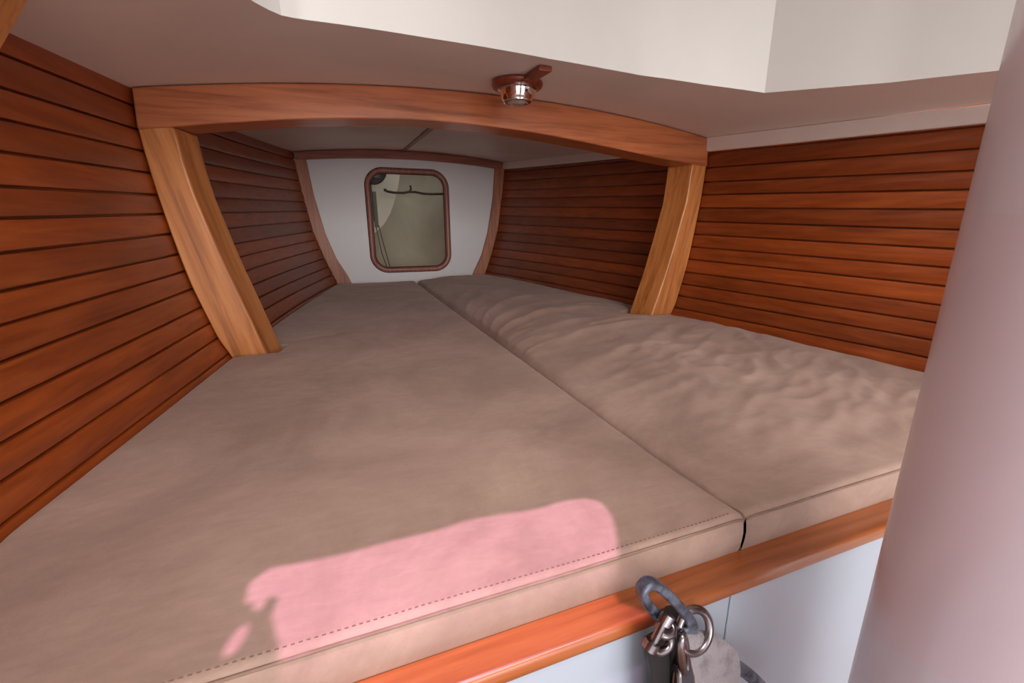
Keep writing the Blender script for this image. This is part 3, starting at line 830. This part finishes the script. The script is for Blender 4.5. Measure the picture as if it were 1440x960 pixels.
mb.build('hook', M_ANOD, T, bevel=.008, angle=40, label='blue-grey alloy hook body')
mb = MB(); mb.tube([(-.52, .765, -.058), (-.555, .76, -.115), (-.565, .76, -.13)], .012, 12); mb.tube([(-.512, .765, -.048), (-.530, .763, -.072)], .021, 12); mb.tube([(-.562, .76, -.120), (-.574, .76, -.140)], .022, 12)
mb.build('pin', M_STEEL, T, smooth=True)
mb = MB(); mb.tube([(-.385+.060*math.cos(a), .785+.020*math.sin(a), -.180+.058*math.sin(a)) for a in np.linspace(0, 2*math.pi, 41)[:-1]], .013, 12, closed=True)
mb.build('ring', M_STEEL, T, smooth=True)
def link(cx, cz, rx, rz, ang, r, y, ydir):
    P = []
    for i in range(32):
        a = 2*math.pi*i/32; u_ = math.copysign(abs(math.cos(a))**.8, math.cos(a))*rx; v_ = math.sin(a)*rz
        c2, s2 = math.cos(ang), math.sin(ang)
        P.append((cx+c2*u_-s2*v_*(1-abs(ydir)), y+v_*ydir, cz+s2*u_+c2*v_*(1-abs(ydir))))
    m_ = MB(); m_.tube(P, r, 10, closed=True); return m_
link(-.525, -.145, .030, .030, 0, .012, .765, .25).build('swivel_eye', M_STEEL, T, smooth=True)
link(-.505, -.115, .022, .022, 0, .012, .775, .6).build('swivel_eye', M_STEEL, T, smooth=True)
link(-.437, -.225, .075, .024, math.radians(-78), .0125, .765, .35).build('chain_link', M_STEEL, T, smooth=True)
link(-.445, -.355, .075, .024, math.radians(-88), .0115, .770, .75).build('chain_link', M_STEEL, T, smooth=True)
link(-.43, -.49, .075, .024, math.radians(-88), .0115, .775, .2).build('chain_link', M_STEEL, T, smooth=True)
# webbing straps: ribbons with thickness
def ribbon(name, path, wdir, w, th, mat, wdirs=None):
    m_ = MB(); rows = []; P = [Vector(p) for p in path]; wd = Vector(wdir).normalized()
    for i, p in enumerate(P):
        t = (P[min(i+1, len(P)-1)]-P[max(i-1, 0)]).normalized(); nn = t.cross(wd).normalized()
        ww = w[i] if isinstance(w, list) else w
        if wdirs: wd = Vector(wdirs(i/(len(P)-1))).normalized(); nn = t.cross(wd).normalized()
        rows.append([tuple(p-wd*ww/2-nn*th/2), tuple(p+wd*ww/2-nn*th/2), tuple(p+wd*ww/2+nn*th/2), tuple(p-wd*ww/2+nn*th/2)])
    m_.grid(rows, closed_v=True); m_.add(rows[0], [(0, 1, 2, 3)]); m_.add(rows[-1], [(3, 2, 1, 0)])
    return m_.build(name, mat, T, smooth=True, bevel=.003)
pth = [(-.368, .812, -.225), (-.360, .798, -.208), (-.345, .778, -.222), (-.322, .765, -.27), (-.300, .758, -.34), (-.290, .756, -.43), (-.288, .756, -.60), (-.284, .756, -.8)]
from mathutils import geometry
def smooth_path(p, n=6):
    out = []; P = [Vector(q) for q in p]
    for i in range(len(P)-1):
        p0, p1, p2, p3 = P[max(i-1, 0)], P[i], P[i+1], P[min(i+2, len(P)-1)]
        for k in range(n):
            t = k/n; out.append(tuple(.5*((2*p1)+(-p0+p2)*t+(2*p0-5*p1+4*p2-p3)*t*t+(-p0+3*p1-3*p2+p3)*t**3)))
    out.append(tuple(P[-1])); return out
sp = smooth_path(pth)
ribbon('webbing_strap', sp, (1, 0, -.16), [.10+.09*min(1, i/18) for i in range(len(sp))], .014, M_WEB, wdirs=lambda q: (1, 0, -.75+.62*min(1, q*2)))
sp = smooth_path([(-.515, .80, -.15), (-.520, .79, -.20), (-.505, .79, -.27), (-.498, .79, -.36), (-.49, .79, -.5), (-.48, .79, -.75)])
ribbon('black_strap', sp, (1, .2, -.1), .085, .022, M_BLACK)
mb = MB(); mb.tube(smooth_path([(-.43, .83, -.14), (-.425, .82, -.26), (-.43, .82, -.4), (-.42, .82, -.75)]), .03, 10); mb.build('black_rope', M_BLACK, T, smooth=True)
mb = MB(); mb.tube(smooth_path([(-.30, .80, -.30), (-.20, .795, -.39), (-.07, .79, -.525), (.03, .785, -.66)]), .022, 12); mb.build('lever_arm', M_ANOD, T, smooth=True, label='blue-grey metal arm')
